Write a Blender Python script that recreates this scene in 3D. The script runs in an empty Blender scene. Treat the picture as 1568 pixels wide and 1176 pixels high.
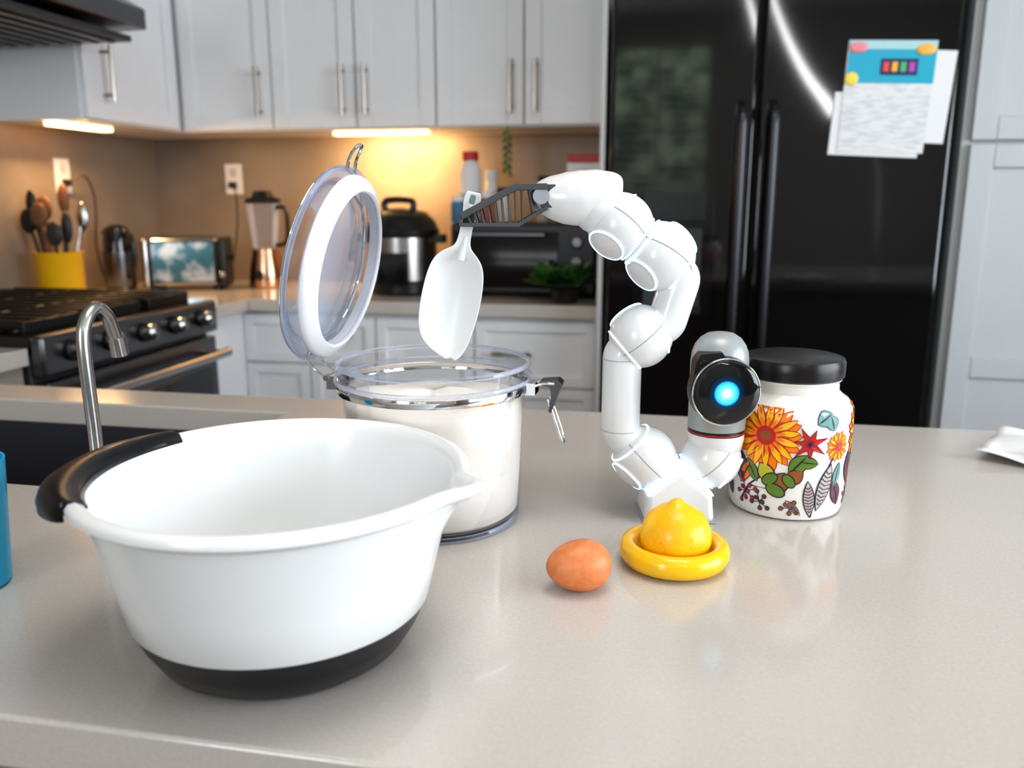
import bpy, bmesh, math, random
from mathutils import Vector, Matrix
random.seed(4)
pi=math.pi
scene=bpy.context.scene
# ------------------------------------------------------------------ materials
def mat(name,col,rough=.5,metal=0,emit=None,es=0,coat=0,trans=0,ior=1.45,sss=0,spec=None,alpha=1):
    m=bpy.data.materials.new(name); m.use_nodes=True
    b=m.node_tree.nodes['Principled BSDF']
    b.inputs['Base Color'].default_value=(*col,1)
    b.inputs['Roughness'].default_value=rough
    b.inputs['Metallic'].default_value=metal
    b.inputs['IOR'].default_value=ior
    if coat: b.inputs['Coat Weight'].default_value=coat; b.inputs['Coat Roughness'].default_value=.05
    if trans: b.inputs['Transmission Weight'].default_value=trans
    if sss:
        b.inputs['Subsurface Weight'].default_value=sss
        b.inputs['Subsurface Radius'].default_value=(.01,.008,.006)
    if emit: b.inputs['Emission Color'].default_value=(*emit,1); b.inputs['Emission Strength'].default_value=es
    return m
def noisy(m,c1,c2,scale,detail=4,pos=(.4,.6),bump=0,bscale=None,stretch=(1,1,1)):
    nt=m.node_tree; b=nt.nodes['Principled BSDF']
    tc=nt.nodes.new('ShaderNodeTexCoord'); mp=nt.nodes.new('ShaderNodeMapping'); mp.inputs['Scale'].default_value=stretch
    n=nt.nodes.new('ShaderNodeTexNoise'); n.inputs['Scale'].default_value=scale; n.inputs['Detail'].default_value=detail
    r=nt.nodes.new('ShaderNodeValToRGB'); r.color_ramp.elements[0].position=pos[0]; r.color_ramp.elements[1].position=pos[1]
    r.color_ramp.elements[0].color=(*c1,1); r.color_ramp.elements[1].color=(*c2,1)
    nt.links.new(tc.outputs['Object'],mp.inputs[0]); nt.links.new(mp.outputs[0],n.inputs['Vector'])
    nt.links.new(n.outputs['Fac'],r.inputs[0]); nt.links.new(r.outputs[0],b.inputs['Base Color'])
    if bump:
        n2=nt.nodes.new('ShaderNodeTexNoise'); n2.inputs['Scale'].default_value=bscale or scale
        bp=nt.nodes.new('ShaderNodeBump'); bp.inputs['Strength'].default_value=bump; bp.inputs['Distance'].default_value=.002
        nt.links.new(mp.outputs[0],n2.inputs['Vector']); nt.links.new(n2.outputs['Fac'],bp.inputs['Height']); nt.links.new(bp.outputs[0],b.inputs['Normal'])
    return m
def clearmat(name,tint,gl=.05,blend=.35,haze=.0,k=.8,diff=True):
    m=bpy.data.materials.new(name); m.use_nodes=True; nt=m.node_tree; nt.nodes.clear()
    o=nt.nodes.new('ShaderNodeOutputMaterial'); t=nt.nodes.new('ShaderNodeBsdfTransparent'); t.inputs[0].default_value=(*tint,1)
    if diff:
        g=nt.nodes.new('ShaderNodeBsdfPrincipled'); g.inputs['Base Color'].default_value=(.74,.79,.92,1); g.inputs['Roughness'].default_value=gl; g.inputs['Coat Weight'].default_value=1; g.inputs['Coat Roughness'].default_value=.02
    else:
        g=nt.nodes.new('ShaderNodeBsdfGlossy'); g.inputs[0].default_value=(.97,.98,1,1); g.inputs['Roughness'].default_value=gl
    lw=nt.nodes.new('ShaderNodeLayerWeight'); lw.inputs[0].default_value=blend
    ma=nt.nodes.new('ShaderNodeMath'); ma.operation='MULTIPLY_ADD'; ma.inputs[1].default_value=k; ma.inputs[2].default_value=haze; ma.use_clamp=True
    mx=nt.nodes.new('ShaderNodeMixShader')
    nt.links.new(lw.outputs['Fresnel'],ma.inputs[0]); nt.links.new(ma.outputs[0],mx.inputs[0])
    nt.links.new(t.outputs[0],mx.inputs[1]); nt.links.new(g.outputs[0],mx.inputs[2]); nt.links.new(mx.outputs[0],o.inputs[0])
    return m
M={}
M['counter']=noisy(mat('quartz',(.6,.55,.5),.17,coat=.2),(.53,.49,.455),(.56,.52,.485),300,3,(.40,.60))
M['wall']=mat('wall_paint',(.42,.40,.38),.6)
M['splash']=noisy(mat('backsplash_paint',(.4,.34,.28),.4),(.240,.200,.165),(.270,.227,.190),6)
M['cab']=noisy(mat('cabinet_white',(.75,.75,.76),.34),(.78,.79,.81),(.81,.82,.84),3)
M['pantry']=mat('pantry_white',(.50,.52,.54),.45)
M['ceil']=mat('ceiling_white',(.8,.8,.79),.8)
M['floor']=noisy(mat('floor_wood',(.2,.13,.08),.35),(.08,.05,.03),(.14,.09,.055),9,6,(.3,.7),stretch=(1,8,1))
M['base']=mat('peninsula_panel',(.33,.29,.25),.5)
M['sink']=mat('sink_granite',(.045,.045,.058),.4)
M['steel']=mat('brushed_steel',(.50,.49,.48),.25,1)
M['dksteel']=mat('dark_steel',(.16,.16,.17),.28,1)
M['chrome']=mat('chrome',(.82,.83,.85),.07,1)
M['nickel']=mat('nickel_pull',(.36,.33,.30),.3,1)
M['fridge']=mat('fridge_black',(.003,.003,.004),.06,ior=1.5,coat=.55)
M['handle']=mat('fridge_handle',(.06,.06,.065),.3,.8)
M['black']=mat('black_plastic',(.012,.012,.013),.35)
M['blackgloss']=mat('black_gloss',(.008,.008,.01),.08,coat=.5)
M['rubber']=mat('black_rubber',(.008,.008,.010),.28)
M['darkgrey']=mat('dark_grey',(.04,.04,.045),.4)
M['bowl']=mat('bowl_white',(.82,.83,.84),.2,coat=.2)
M['robot']=mat('robot_white',(.75,.755,.77),.28,coat=.25)
M['robogrey']=mat('robot_silver',(.36,.38,.39),.35,.2)
M['seam']=mat('robot_seam',(.34,.36,.40),.4)
M['glow']=mat('robot_glow',(.8,.9,1),.4,emit=(.45,.74,1),es=1.4)
M['grip']=mat('gripper_grey',(.075,.08,.085),.5)
M['red']=mat('red_line',(.45,.015,.02),.4)
M['scoop']=mat('scoop_plastic',(.80,.81,.82),.35,sss=.3)
M['gasket']=mat('gasket_white',(.80,.80,.84),.4)
M['clear']=clearmat('clear_acrylic',(.99,.99,.995),.03,.25,.0,.35,False)
M['glass']=clearmat('clear_thick',(.96,.97,.99),.08,.36,.01,.58)
M['flour']=noisy(mat('flour',(.9,.86,.8),.9,sss=.1),(.83,.77,.70),(.89,.85,.80),18,6,(.35,.6),bump=.45,bscale=60)
M['egg']=noisy(mat('eggshell',(.62,.23,.10),.40),(.64,.20,.07),(.72,.25,.095),180,3,(.35,.65))
M['yellow']=mat('yellow_plastic',(.90,.53,.008),.2,coat=.2)
M['lemon']=noisy(mat('lemon_rind',(.9,.5,.02),.33,coat=.15),(.90,.47,.006),(.95,.57,.015),30,3,bump=.4,bscale=220)
M['ceramic']=mat('jar_ceramic',(.82,.80,.76),.12,coat=.4)
M['jarlid']=mat('jar_lid_wood',(.012,.010,.010),.3)
M['cyan']=mat('cup_cyan',(.01,.38,.66),.25)
M['paper']=mat('paper',(.80,.80,.82),.7)
M['mustard']=mat('crock_mustard',(.75,.42,.01),.3)
M['wood']=mat('utensil_wood',(.20,.09,.04),.5)
M['copper']=mat('copper',(.60,.36,.24),.2,1)
M['leaf']=noisy(mat('leaf_green',(.05,.16,.03),.5),(.03,.10,.02),(.10,.22,.05),15)
M['warm']=mat('warm_strip',(1,.7,.4),.5,emit=(1,.72,.38),es=3.6)
M['hedge']=noisy(mat('hedge',(.1,.2,.05),.9),(.03,.08,.02),(.8,.85,.55),5,6,(.4,.62))  # pale patches put sunlit brightness into the foliage colour
M['streakglow']=mat('streak_glow',(1,1,1),.5,emit=(1,1,1),es=22)  # emission for the added arcs, only there to be reflected
def col(n,c,r=.35): 
    if n not in M: M[n]=mat(n,c,r)
    return M[n]
# ------------------------------------------------------------------ mesh builder
class MB:
    def __init__(s): s.bm=bmesh.new(); s.mats=[]
    def mi(s,m):
        if m not in s.mats: s.mats.append(m)
        return s.mats.index(m)
    def _fin(s,vs,fs,m,X):
        i=s.mi(m)
        for f in fs: f.material_index=i
        if X is not None:
            for v in vs: v.co=X@v.co
        return s
    def box(s,x0,x1,y0,y1,z0,z1,m,X=None):
        vs=[s.bm.verts.new((x,y,z)) for z in(z0,z1) for y in(y0,y1) for x in(x0,x1)]
        q=[(0,2,3,1),(4,5,7,6),(0,1,5,4),(2,6,7,3),(0,4,6,2),(1,3,7,5)]
        return s._fin(vs,[s.bm.faces.new([vs[i] for i in f]) for f in q],m,X)
    def prism(s,poly,y0,y1,m,X=None):
        a=[s.bm.verts.new((p[0],y0,p[1])) for p in poly]; b=[s.bm.verts.new((p[0],y1,p[1])) for p in poly]
        n=len(poly); fs=[s.bm.faces.new(a),s.bm.faces.new(b[::-1])]
        for i in range(n): fs.append(s.bm.faces.new((a[i],b[i],b[(i+1)%n],a[(i+1)%n])))
        return s._fin(a+b,fs,m,X)
    def lathe(s,prof,m,seg=48,X=None,fn=None,mf=None):
        rings=[];vs=[];fs=[]
        for k,(r,z) in enumerate(prof):
            if r<1e-6:
                v=s.bm.verts.new((0,0,z)); rings.append([v]); vs.append(v)
            else:
                R=[]
                for i in range(seg):
                    t=2*pi*i/seg; rr,zz=(r,z) if fn is None else fn(r,z,t,k)
                    R.append(s.bm.verts.new((rr*math.cos(t),rr*math.sin(t),zz)))
                rings.append(R); vs+=R
        for k in range(len(rings)-1):
            A,B=rings[k],rings[k+1]
            mm=m if mf is None else mf(k)
            for i in range(seg):
                j=(i+1)%seg
                if len(A)==1 and len(B)==1: continue
                if len(A)==1: f=s.bm.faces.new((A[0],B[i],B[j]))
                elif len(B)==1: f=s.bm.faces.new((A[i],B[0],A[j]))
                else: f=s.bm.faces.new((A[i],A[j],B[j],B[i]))
                f.material_index=s.mi(mm); fs.append(f)
        if X is not None:
            for v in vs: v.co=X@v.co
        return s
    def tube(s,pts,rad,m,seg=12,closed=False,X=None,sq=(1,1),up=None):
        pts=[Vector(p) for p in pts]; n=len(pts)
        if not hasattr(rad,'__len__'): rad=[rad]*n
        rings=[];vs=[];fs=[];N=None
        for i,p in enumerate(pts):
            if closed: t=pts[(i+1)%n]-pts[i-1]
            else: t=pts[min(i+1,n-1)]-pts[max(i-1,0)]
            t.normalize()
            if N is None:
                u=Vector(up) if up else (Vector((0,0,1)) if abs(t.z)<.9 else Vector((1,0,0)))
                N=u
            N=(N-t*N.dot(t)).normalized(); B=t.cross(N)
            R=[s.bm.verts.new(p+(N*math.cos(2*pi*k/seg)*sq[0]+B*math.sin(2*pi*k/seg)*sq[1])*rad[i]) for k in range(seg)]
            rings.append(R); vs+=R
        for i in range(n if closed else n-1):
            A,B=rings[i],rings[(i+1)%n]
            for k in range(seg): fs.append(s.bm.faces.new((A[k],A[(k+1)%seg],B[(k+1)%seg],B[k])))
        if not closed: fs+= [s.bm.faces.new(rings[0][::-1]),s.bm.faces.new(rings[-1])]
        return s._fin(vs,fs,m,X)
    def ball(s,c,r,m,sc=(1,1,1),X=None,seg=32):
        T_=Matrix.Translation(c)@Matrix.Diagonal((*[r*q for q in sc],1))
        if X is not None: T_=X@T_
        g=bmesh.ops.create_uvsphere(s.bm,u_segments=seg,v_segments=seg//2,radius=1,matrix=T_)
        i=s.mi(m)
        for v in g['verts']:
            for f in v.link_faces: f.material_index=i
        return s
    def ring(s,c,nrm,R,r,m,seg=40,X=None):
        q=Vector(nrm).normalized().to_track_quat('Z','Y').to_matrix()
        pts=[Vector(c)+q@Vector((R*math.cos(2*pi*i/seg),R*math.sin(2*pi*i/seg),0)) for i in range(seg)]
        return s.tube(pts,r,m,8,True,X)
    def disc(s,c,nrm,R,h,m,seg=40,X=None,round_=.3):
        q=Vector(nrm).normalized().to_track_quat('Z','Y').to_matrix().to_4x4()
        T_=Matrix.Translation(c)@q
        if X is not None: T_=X@T_
        e=h*round_
        return s.lathe([(0,0),(R,0),(R,h-e),(R-e,h),(0,h)],m,seg,T_)
    def done(s,name,parent=None,loc=(0,0,0),rot=(0,0,0),bevel=0,ang=35,sub=0,flat=False,solid=0):
        bmesh.ops.recalc_face_normals(s.bm,faces=s.bm.faces)
        me=bpy.data.meshes.new(name); s.bm.to_mesh(me); s.bm.free()
        for m in s.mats: me.materials.append(m)
        if not flat:
            me.polygons.foreach_set('use_smooth',[True]*len(me.polygons)); me.set_sharp_from_angle(angle=math.radians(ang))
        o=bpy.data.objects.new(name,me); scene.collection.objects.link(o)
        o.location=loc; o.rotation_euler=rot
        if parent: o.parent=parent
        if solid:
            q=o.modifiers.new('s','SOLIDIFY'); q.thickness=solid; q.offset=0
        if bevel:
            q=o.modifiers.new('b','BEVEL'); q.width=bevel; q.segments=3; q.limit_method='ANGLE'; q.angle_limit=math.radians(40)
        if sub:
            q=o.modifiers.new('ss','SUBSURF'); q.levels=sub; q.render_levels=sub
        return o
def grp(name,loc=(0,0,0),rz=0):
    e=bpy.data.objects.new(name,None); e.location=loc; e.rotation_euler=(0,0,rz); e.empty_display_size=.05
    scene.collection.objects.link(e); return e
def smooth(pts,n=6,closed=False):
    P=[Vector(p) for p in pts]; out=[]; L=len(P)
    for i in range(L if closed else L-1):
        g=lambda k:P[k%L] if closed else P[max(0,min(L-1,k))]
        a,b,c,d=g(i-1),g(i),g(i+1),g(i+2)
        for j in range(n):
            t=j/n; out.append(.5*((2*b)+(c-a)*t+(2*a-5*b+4*c-d)*t*t+(3*b-a-3*c+d)*t**3))
    if not closed: out.append(P[-1])
    return out
def fillet(pts,r,n=5):
    P=[Vector(p) for p in pts]; out=[P[0]]
    for i in range(1,len(P)-1):
        a=P[i]+(P[i-1]-P[i]).normalized()*r; c=P[i]+(P[i+1]-P[i]).normalized()*r
        for j in range(n+1):
            t=j/n; out.append(a*(1-t)**2+P[i]*2*t*(1-t)+c*t*t)
    out.append(P[-1]); return out
def RX(a): return Matrix.Rotation(a,4,'X')
def RY(a): return Matrix.Rotation(a,4,'Y')
def RZ(a): return Matrix.Rotation(a,4,'Z')
def T(x,y,z): return Matrix.Translation((x,y,z))
def slab(name,xs,ys,holes,th,m,X,parent=None,bevel=0):
    b=MB(); g=[[b.bm.verts.new((x,y,0)) for x in xs] for y in ys]; fs=[]
    for j in range(len(ys)-1):
        for i in range(len(xs)-1):
            if (i,j) in holes: continue
            fs.append(b.bm.faces.new((g[j][i],g[j][i+1],g[j+1][i+1],g[j+1][i])))
    e=bmesh.ops.extrude_face_region(b.bm,geom=fs)
    for v in e['geom']:
        if isinstance(v,bmesh.types.BMVert): v.co.z-=th
    for v in [v for v in b.bm.verts if not v.link_faces]: b.bm.verts.remove(v)
    for v in b.bm.verts: v.co=X@v.co
    b.mi(m)
    return b.done(name,parent,bevel=bevel)
CT=.92
# ------------------------------------------------------------------ room shell
XL,XR,YB,YF,ZC=-2.15,2.7,3.29,-2.4,2.7
b=MB(); b.box(XL-.1,XR+.1,YF-.1,YB+.1,-.05,0,M['floor']); b.done('floor',flat=True)
b=MB(); b.box(XL-.1,XR+.1,YF-.1,YB+.1,ZC,ZC+.05,M['ceil']); b.done('ceiling',flat=True)
b=MB(); b.box(XL-.1,XR+.1,YB,YB+.1,0,ZC,M['splash']); b.done('wall_back',flat=True)
b=MB(); b.box(XL-.1,XL,YF,YB,0,ZC,M['splash']); b.done('wall_left',flat=True)
Xr=Matrix(((0,0,1,XR),(1,0,0,0),(0,1,0,0),(0,0,0,1)))
slab('wall_right',[YF,-1.2,1.6,YB],[0,.9,2.3,ZC],{(1,1)},-.1,M['wall'],Xr)
Xf=Matrix(((1,0,0,0),(0,0,-1,YF),(0,1,0,0),(0,0,0,1)))
slab('wall_front',[XL,-1.75,-.95,-.62,.18,XR],[0,1.15,2.45,ZC],{(1,1),(3,1)},-.1,M['wall'],Xf)
def window(name,w,h,X,slats=False):
    g=MB()
    for a in [(-w/2-.03,w/2+.03,-h/2-.05,-h/2),(-w/2-.03,w/2+.03,h/2,h/2+.05),(-w/2-.05,-w/2,-h/2-.05,h/2+.05),(w/2,w/2+.05,-h/2-.05,h/2+.05),(-.015,.015,-h/2,h/2),(-w/2,w/2,-.015,.015)]:
        g.box(a[0],a[1],-.02,.02,a[2],a[3],M['ceil'],X)
    if slats:
        k=int(h/.07)
        for i in range(k):
            z=-h/2+.07*(i+.5); g.box(-w/2,w/2,-.022,.022,z-.0015,z+.0015,M['ceil'],X@T(0,.04,z)@RX(.5)@T(0,0,-z))
    g.done(name)
window('window_1',.80,1.30,T(-1.35,YF-.03,1.80))
window('window_2',.80,1.30,T(-.22,YF-.03,1.80)@RZ(pi),True)
window('window_3',2.8,1.4,T(XR+.03,.2,1.6)@RZ(pi/2))
b=MB(); b.box(-1.2,.9,-4.0,-3.9,0,3.2,M['hedge']); 
for i in range(60): b.ball((random.uniform(-1.2,.9),-3.85,random.uniform(.2,3.1)),random.uniform(.08,.2),M['hedge'],seg=10)
b.done('garden_hedge')
b=MB(); b.box(-6,6,-7,YF-.1,-.06,-.01,M['hedge']); b.box(XR+.1,8,YF-.1,6,-.06,-.01,M['hedge']); b.done('garden_ground')
b=MB(); b.box(XL,XR,YF,YF+.015,0,.1,M['ceil']); b.done('baseboard_front')
b=MB(); b.box(XR-.015,XR,YF,YB,0,.1,M['ceil']); b.done('baseboard_right')
# ------------------------------------------------------------------ cabinets
def door(b,w,h,X,m,fr=.055):
    b.box(0,w,-.012,0,0,h,m,X)
    b.box(0,fr,-.022,-.012,0,h,m,X); b.box(w-fr,w,-.022,-.012,0,h,m,X)
    b.box(fr,w-fr,-.022,-.012,0,fr,m,X); b.box(fr,w-fr,-.022,-.012,h-fr,h,m,X)
def pull(b,x,z,L,X,m,horiz=False):
    if horiz:
        b.tube([(x-L/2,-.055,z),(x+L/2,-.055,z)],.006,m,10,X=X)
        for q in(-.38,.38): b.tube([(x+q*L,-.02,z),(x+q*L,-.055,z)],.005,m,8,X=X)
    else:
        b.tube([(x,-.055,z-L/2),(x,-.055,z+L/2)],.0065,m,10,X=X)
        for q in(-.38,.38): b.tube([(x,-.02,z+q*L),(x,-.055,z+q*L)],.005,m,8,X=X)
g=grp('upper_cabinet_run',(0,2.96,1.49))
b=MB(); b.box(-1.82,-.242,0.0,.325,0.0,1.02,M['cab']); b.done('carcass_back',g)
b=MB(); b.box(-2.145,-1.822,-.54,.325,0.0,1.02,M['cab']); b.done('carcass_left',g)
b=MB(); p=MB()
xs=[-1.795,-1.443,-1.128,-.839,-.533,-.245]
for i in range(5): door(b,xs[i+1]-xs[i]-.006,1.0,T(xs[i]+.003,0,.005),M['cab'])
for x in(-1.485,-1.17,-1.086,-.575,-.491): pull(p,x,.13,.17,Matrix(),M['nickel'])
XD=T(-1.822,-.535,.005)@RZ(pi/2)
door(b,.50,1.0,XD,M['cab']); pull(p,.09,.14,.17,XD,M['nickel'])
b.done('doors',g,bevel=.002); p.done('pulls',g)
g=grp('under_cabinet_light',(-1.075,3.04,1.48)); b=MB(); b.box(-.175,.175,-.02,.02,-.004,.009,M['warm']); b.done('strip',g)
g=grp('under_cabinet_light',(-1.95,2.58,1.48)); b=MB(); b.box(-.02,.02,-.14,.14,-.004,.009,M['warm']); b.done('strip',g)
def area(name,loc,rot,sx,sy,w,c=(1,1,1),spread=pi):
    l=bpy.data.lights.new(name,'AREA'); l.shape='RECTANGLE'; l.size=sx; l.size_y=sy; l.energy=w; l.color=c; l.spread=spread
    o=bpy.data.objects.new(name,l); o.location=loc; o.rotation_euler=rot; scene.collection.objects.link(o); return o
area('under_cabinet_lamp_back',(-1.075,3.10,1.470),(math.radians(30),0,0),.34,.04,6.5,(1,.58,.24))
area('under_cabinet_lamp_left',(-2.00,2.58,1.470),(0,math.radians(-30),0),.04,.27,5,(1,.58,.24))
g=grp('base_cabinet_run',(0,2.68,0))
b=MB(); b.box(-1.47,-.245,.02,.60,.1,.875,M['cab']); b.box(-1.47,-.245,.08,.6,0,.1,M['black']); b.box(-2.145,-1.47,-.265,.6,.1,.875,M['cab']); b.done('carcass',g)
b=MB(); p=MB()
def drw(x0,x1,z0,z1):
    door(b,x1-x0-.006,z1-z0-.006,T(x0+.003,.02,z0),M['cab'],.035)
drw(-1.47,-.99,.70,.87); pull(p,-1.13,.80,.13,T(0,.02,0),M['nickel'],True)
drw(-1.47,-1.23,.11,.70); drw(-1.23,-.99,.11,.70)
drw(-.99,-.65,.11,.87)
drw(-.65,-.25,.65,.87); pull(p,-.52,.76,.13,T(0,.02,0),M['nickel'],True)
drw(-.65,-.25,.38,.65); drw(-.65,-.25,.11,.38)
b.done('fronts',g,bevel=.002); p.done('pulls',g)
b=MB(); b.box(-2.148,-.245,-.03,.608,.88,CT,M['counter']); b.box(-2.148,-1.43,-.268,-.03,.88,CT,M['counter']); b.done('countertop',g,bevel=.003)
g=grp('pantry_cabinet',(0,2.5,0))
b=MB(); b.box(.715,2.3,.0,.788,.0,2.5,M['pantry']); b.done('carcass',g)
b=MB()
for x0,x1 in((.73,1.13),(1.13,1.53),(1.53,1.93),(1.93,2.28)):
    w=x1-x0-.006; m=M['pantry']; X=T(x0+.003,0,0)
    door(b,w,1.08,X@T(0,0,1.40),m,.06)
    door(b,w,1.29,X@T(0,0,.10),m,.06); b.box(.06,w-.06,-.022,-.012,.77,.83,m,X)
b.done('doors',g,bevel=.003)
g=grp('fridge_surround',(0,2.6,0)); b=MB(); b.box(-.222,.712,.0,.688,1.86,2.5,M['cab']); door(b,.46,.6,T(-.215,0,1.88),M['cab']); door(b,.46,.6,T(.25,0,1.88),M['cab'])
b.box(-.238,-.222,-.06,.688,0,2.5,M['cab']); b.done('surround',g,bevel=.002)
# ------------------------------------------------------------------ fridge
g=grp('refrigerator',(0,2.48,0))
b=MB(); b.box(-.205,.69,.055,.75,.02,1.80,M['darkgrey']); b.done('body',g,bevel=.005)
b=MB(); b.box(-.205,.187,0,.05,.06,1.82,M['fridge']); b.done('door_freezer',g,bevel=.012)
b=MB(); b.box(.195,.69,0,.05,.06,1.82,M['fridge']); b.done('door_main',g,bevel=.012)
b=MB()
for x in(.150,.232):
    b.tube(smooth([(x,-.004,.80),(x,-.045,.83),(x,-.055,.9),(x,-.055,1.4),(x,-.045,1.47),(x,-.004,1.50)],5),.014,M['handle'],12)
b.done('handles',g)
b=MB(); b.box(-.13,.09,-.006,.0,.92,1.29,M['blackgloss']); b.box(-.105,.065,-.012,-.006,1.19,1.27,M['black']); b.box(-.10,.06,-.0075,-.005,.95,1.17,M['darkgrey']); b.tube([(-.02,-.02,1.19),(-.02,-.02,1.12)],.012,M['black'],10); b.box(-.105,.065,-.02,-.006,.93,.95,M['black']); b.done('ice_dispenser',g,bevel=.002)
g=grp('fridge_calendar',(.52,2.478,1.5))
b=MB()
def sheet(x0,x1,z0,z1,y,m,a): b.box(x0,x1,y-.001,y,z0,z1,m,RY(a))
paper2=noisy(mat('printed_paper',(.7,.7,.7),.7),(.64,.65,.67),(.78,.78,.80),26,2,(.40,.55),stretch=(1,1,6))
sheet(-.04,.15,-.10,.13,-.002,M['paper'],.06); sheet(-.135,.09,-.14,.02,-.004,M['paper'],.05)
sheet(-.115,.10,-.13,.15,-.006,paper2,.035); sheet(-.112,.102,.045,.15,-.0075,col('cal_cyan',(.03,.42,.60)),.035)
sheet(-.03,.06,.065,.105,-.009,col('cal_navy',(.03,.04,.12)),.035)
for i,c in enumerate([(.8,.1,.1),(.9,.5,.05),(.1,.5,.2),(.5,.1,.5)]): sheet(-.024+.021*i,-.010+.021*i,.073,.097,-.0105,col('cal_%d'%i,c),.035)
sheet(-.112,.102,.128,.15,-.0085,col('cal_pale',(.45,.68,.72)),.035)
b.ball((-.085,-.010,.135),.024,col('cal_pink',(.8,.3,.35)),(1,.15,.6),seg=16); b.ball((.080,-.010,.125),.024,col('cal_or',(.9,.5,.1)),(1,.15,.6),seg=16); b.ball((-.097,-.0095,.058),.017,col('cal_ylw',(.9,.7,.1)),(1,.15,1),seg=16)
b.done('sheets',g)
g=grp('fridge_magnet',(.62,2.478,1.79)); b=MB(); b.box(-.05,.05,-.008,0,-.012,.02,col('magnet_tan',(.6,.42,.3))); b.done('plate',g,bevel=.003)
# ------------------------------------------------------------------ range + hood
g=grp('gas_range',(0,0,0))
b=MB(); b.box(-2.13,-1.445,1.655,2.405,.0,.90,M['darkgrey']); b.box(-2.13,-1.43,1.655,2.405,.90,.945,M['blackgloss']); b.done('body',g,bevel=.004)
b=MB(); b.box(-1.445,-1.405,1.655,2.405,.85,.945,M['dksteel']); b.done('control_panel',g,bevel=.008)
b=MB()
for i in range(5):
    y=1.75+.14*i
    b.disc((-1.405,y,.90),(1,0,.15),.026,.012,M['black']); b.disc((-1.393,y,.90),(1,0,.15),.021,.03,M['steel'])
b.done('knobs',g)
b=MB(); b.box(-1.445,-1.41,1.665,2.395,.22,.835,M['dksteel']); b.box(-1.412,-1.405,1.70,2.36,.27,.74,M['blackgloss']); b.box(-1.445,-1.415,1.665,2.395,.05,.20,M['steel']); b.done('oven_door',g,bevel=.004)
b=MB(); b.tube([(-1.355,1.69,.79),(-1.355,2.37,.79)],.014,M['steel'],14)
for y in(1.72,2.34): b.tube([(-1.41,y,.79),(-1.355,y,.79)],.011,M['steel'],10)
b.done('handle',g)
b=MB()
for gy in(1.68,1.92,2.16):
    for i in range(4):
        y=gy+.02+.06*i; b.box(-2.08,-1.48,y-.005,y+.005,.955,.975,M['black'])
    for x in(-2.08,-1.88,-1.68,-1.488): b.box(x,x+.01,gy+.01,gy+.21,.945,.972,M['black'])
for x in(-1.93,-1.62):
    for y in(1.79,2.27): b.disc((x,y,.945),(0,0,1),.04,.012,M['black'])
b.done('grates',g,bevel=.002)
g=grp('range_hood',(0,0,0))
b=MB(); b.prism([(-2.145,1.71),(-1.56,1.735),(-1.56,1.79),(-1.80,1.92),(-2.145,1.95)],1.655,2.40,M['dksteel']); b.done('canopy',g,bevel=.004)
b=MB(); b.box(-2.12,-1.60,1.68,2.38,1.700,1.716,M['darkgrey'])
for i in range(9): b.box(-2.1+.055*i,-2.08+.055*i,1.70,2.36,1.694,1.70,M['dksteel'])
b.box(-2.145,-1.86,1.85,2.2,1.93,ZC-.005,M['steel']); b.done('filter_and_duct',g)
# ------------------------------------------------------------------ peninsula
g=grp('kitchen_peninsula',(0,0,0))
slab('countertop',[-2.148,-1.32,-.60,1.35],[.423,.83,1.21,1.31],{(1,1)},.04,M['counter'],T(0,0,CT),g,.003)
b=MB(); b.box(-2.148,-1.44,1.312,1.65,.88,CT,M['counter']); b.done('countertop_return',g,bevel=.002)
b=MB(); b.box(-2.145,1.30,.72,.74,0,.88,M['base']); b.box(-2.145,1.30,1.26,1.28,0,.88,M['base']); b.box(1.28,1.30,.72,1.28,0,.88,M['base']); b.box(-2.145,-1.46,1.28,1.65,0,.88,M['base']); b.done('panels',g)
b=MB(); x0,x1,y0,y1=-1.33,-.59,.82,1.22; z0=.68
b.box(x0,x1,y0,y1,z0-.01,z0,M['sink']); b.box(x0,x0+.01,y0,y1,z0,.88,M['sink']); b.box(x1-.01,x1,y0,y1,z0,.88,M['sink']); b.box(x0,x1,y0,y0+.01,z0,.88,M['sink']); b.box(x0,x1,y1-.01,y1,z0,.88,M['sink'])
b.disc((-.95,1.02,z0),(0,0,1),.04,.004,M['steel']); b.done('sink_basin',g)
g=grp('kitchen_faucet',(-.626,.800,CT),.02)
b=MB(); b.disc((0,0,0),(0,0,1),.018,.012,M['steel']); b.tube(smooth([(0,0,.01),(0,0,.08),(-.002,0,.172),(-.002,.007,.200),(-.001,.024,.213),(0,.041,.203),(0,.051,.180),(0,.055,.168)],6),.0074,M['steel'],16)
b.tube([(0,.054,.176),(0,.058,.155)],[.0090,.0098],M['steel'],16); b.tube([(0,0,.03),(.035,0,.045)],.004,M['steel'],10); b.done('spout',g)
# ------------------------------------------------------------------ mixing bowl
g=grp('mixing_bowl',(-.279,.5425,CT))
prof=[(0,0),(.066,0),(.076,.002),(.090,.012),(.100,.028),(.1065,.043),(.107,.0435),(.1135,.07),(.1205,.1),(.1255,.122),(.128,.131),(.134,.132),(.1385,.1355),(.1385,.1395),(.136,.1425),(.132,.143),(.127,.140),(.1245,.135),(.1225,.122),(.1175,.1),(.1105,.07),(.1035,.045),(.095,.028),(.08,.012),(.06,.006),(0,.005)]
SP=-.09
def bf(r,z,t,k):
    d=(t-SP+pi)%(2*pi)-pi
    w=max(0,(z-.085)/.058)**1.6
    return r+.017*w*math.exp(-(d/.11)**2)+.004*w*math.exp(-(d/.3)**2), z+.002*w*math.exp(-(d/.13)**2)
b=MB(); b.lathe(prof,M['bowl'],192,fn=bf,mf=lambda k: M['rubber'] if k<5 else M['bowl']); b.done('bowl',g,ang=50)
b=MB()
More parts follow.
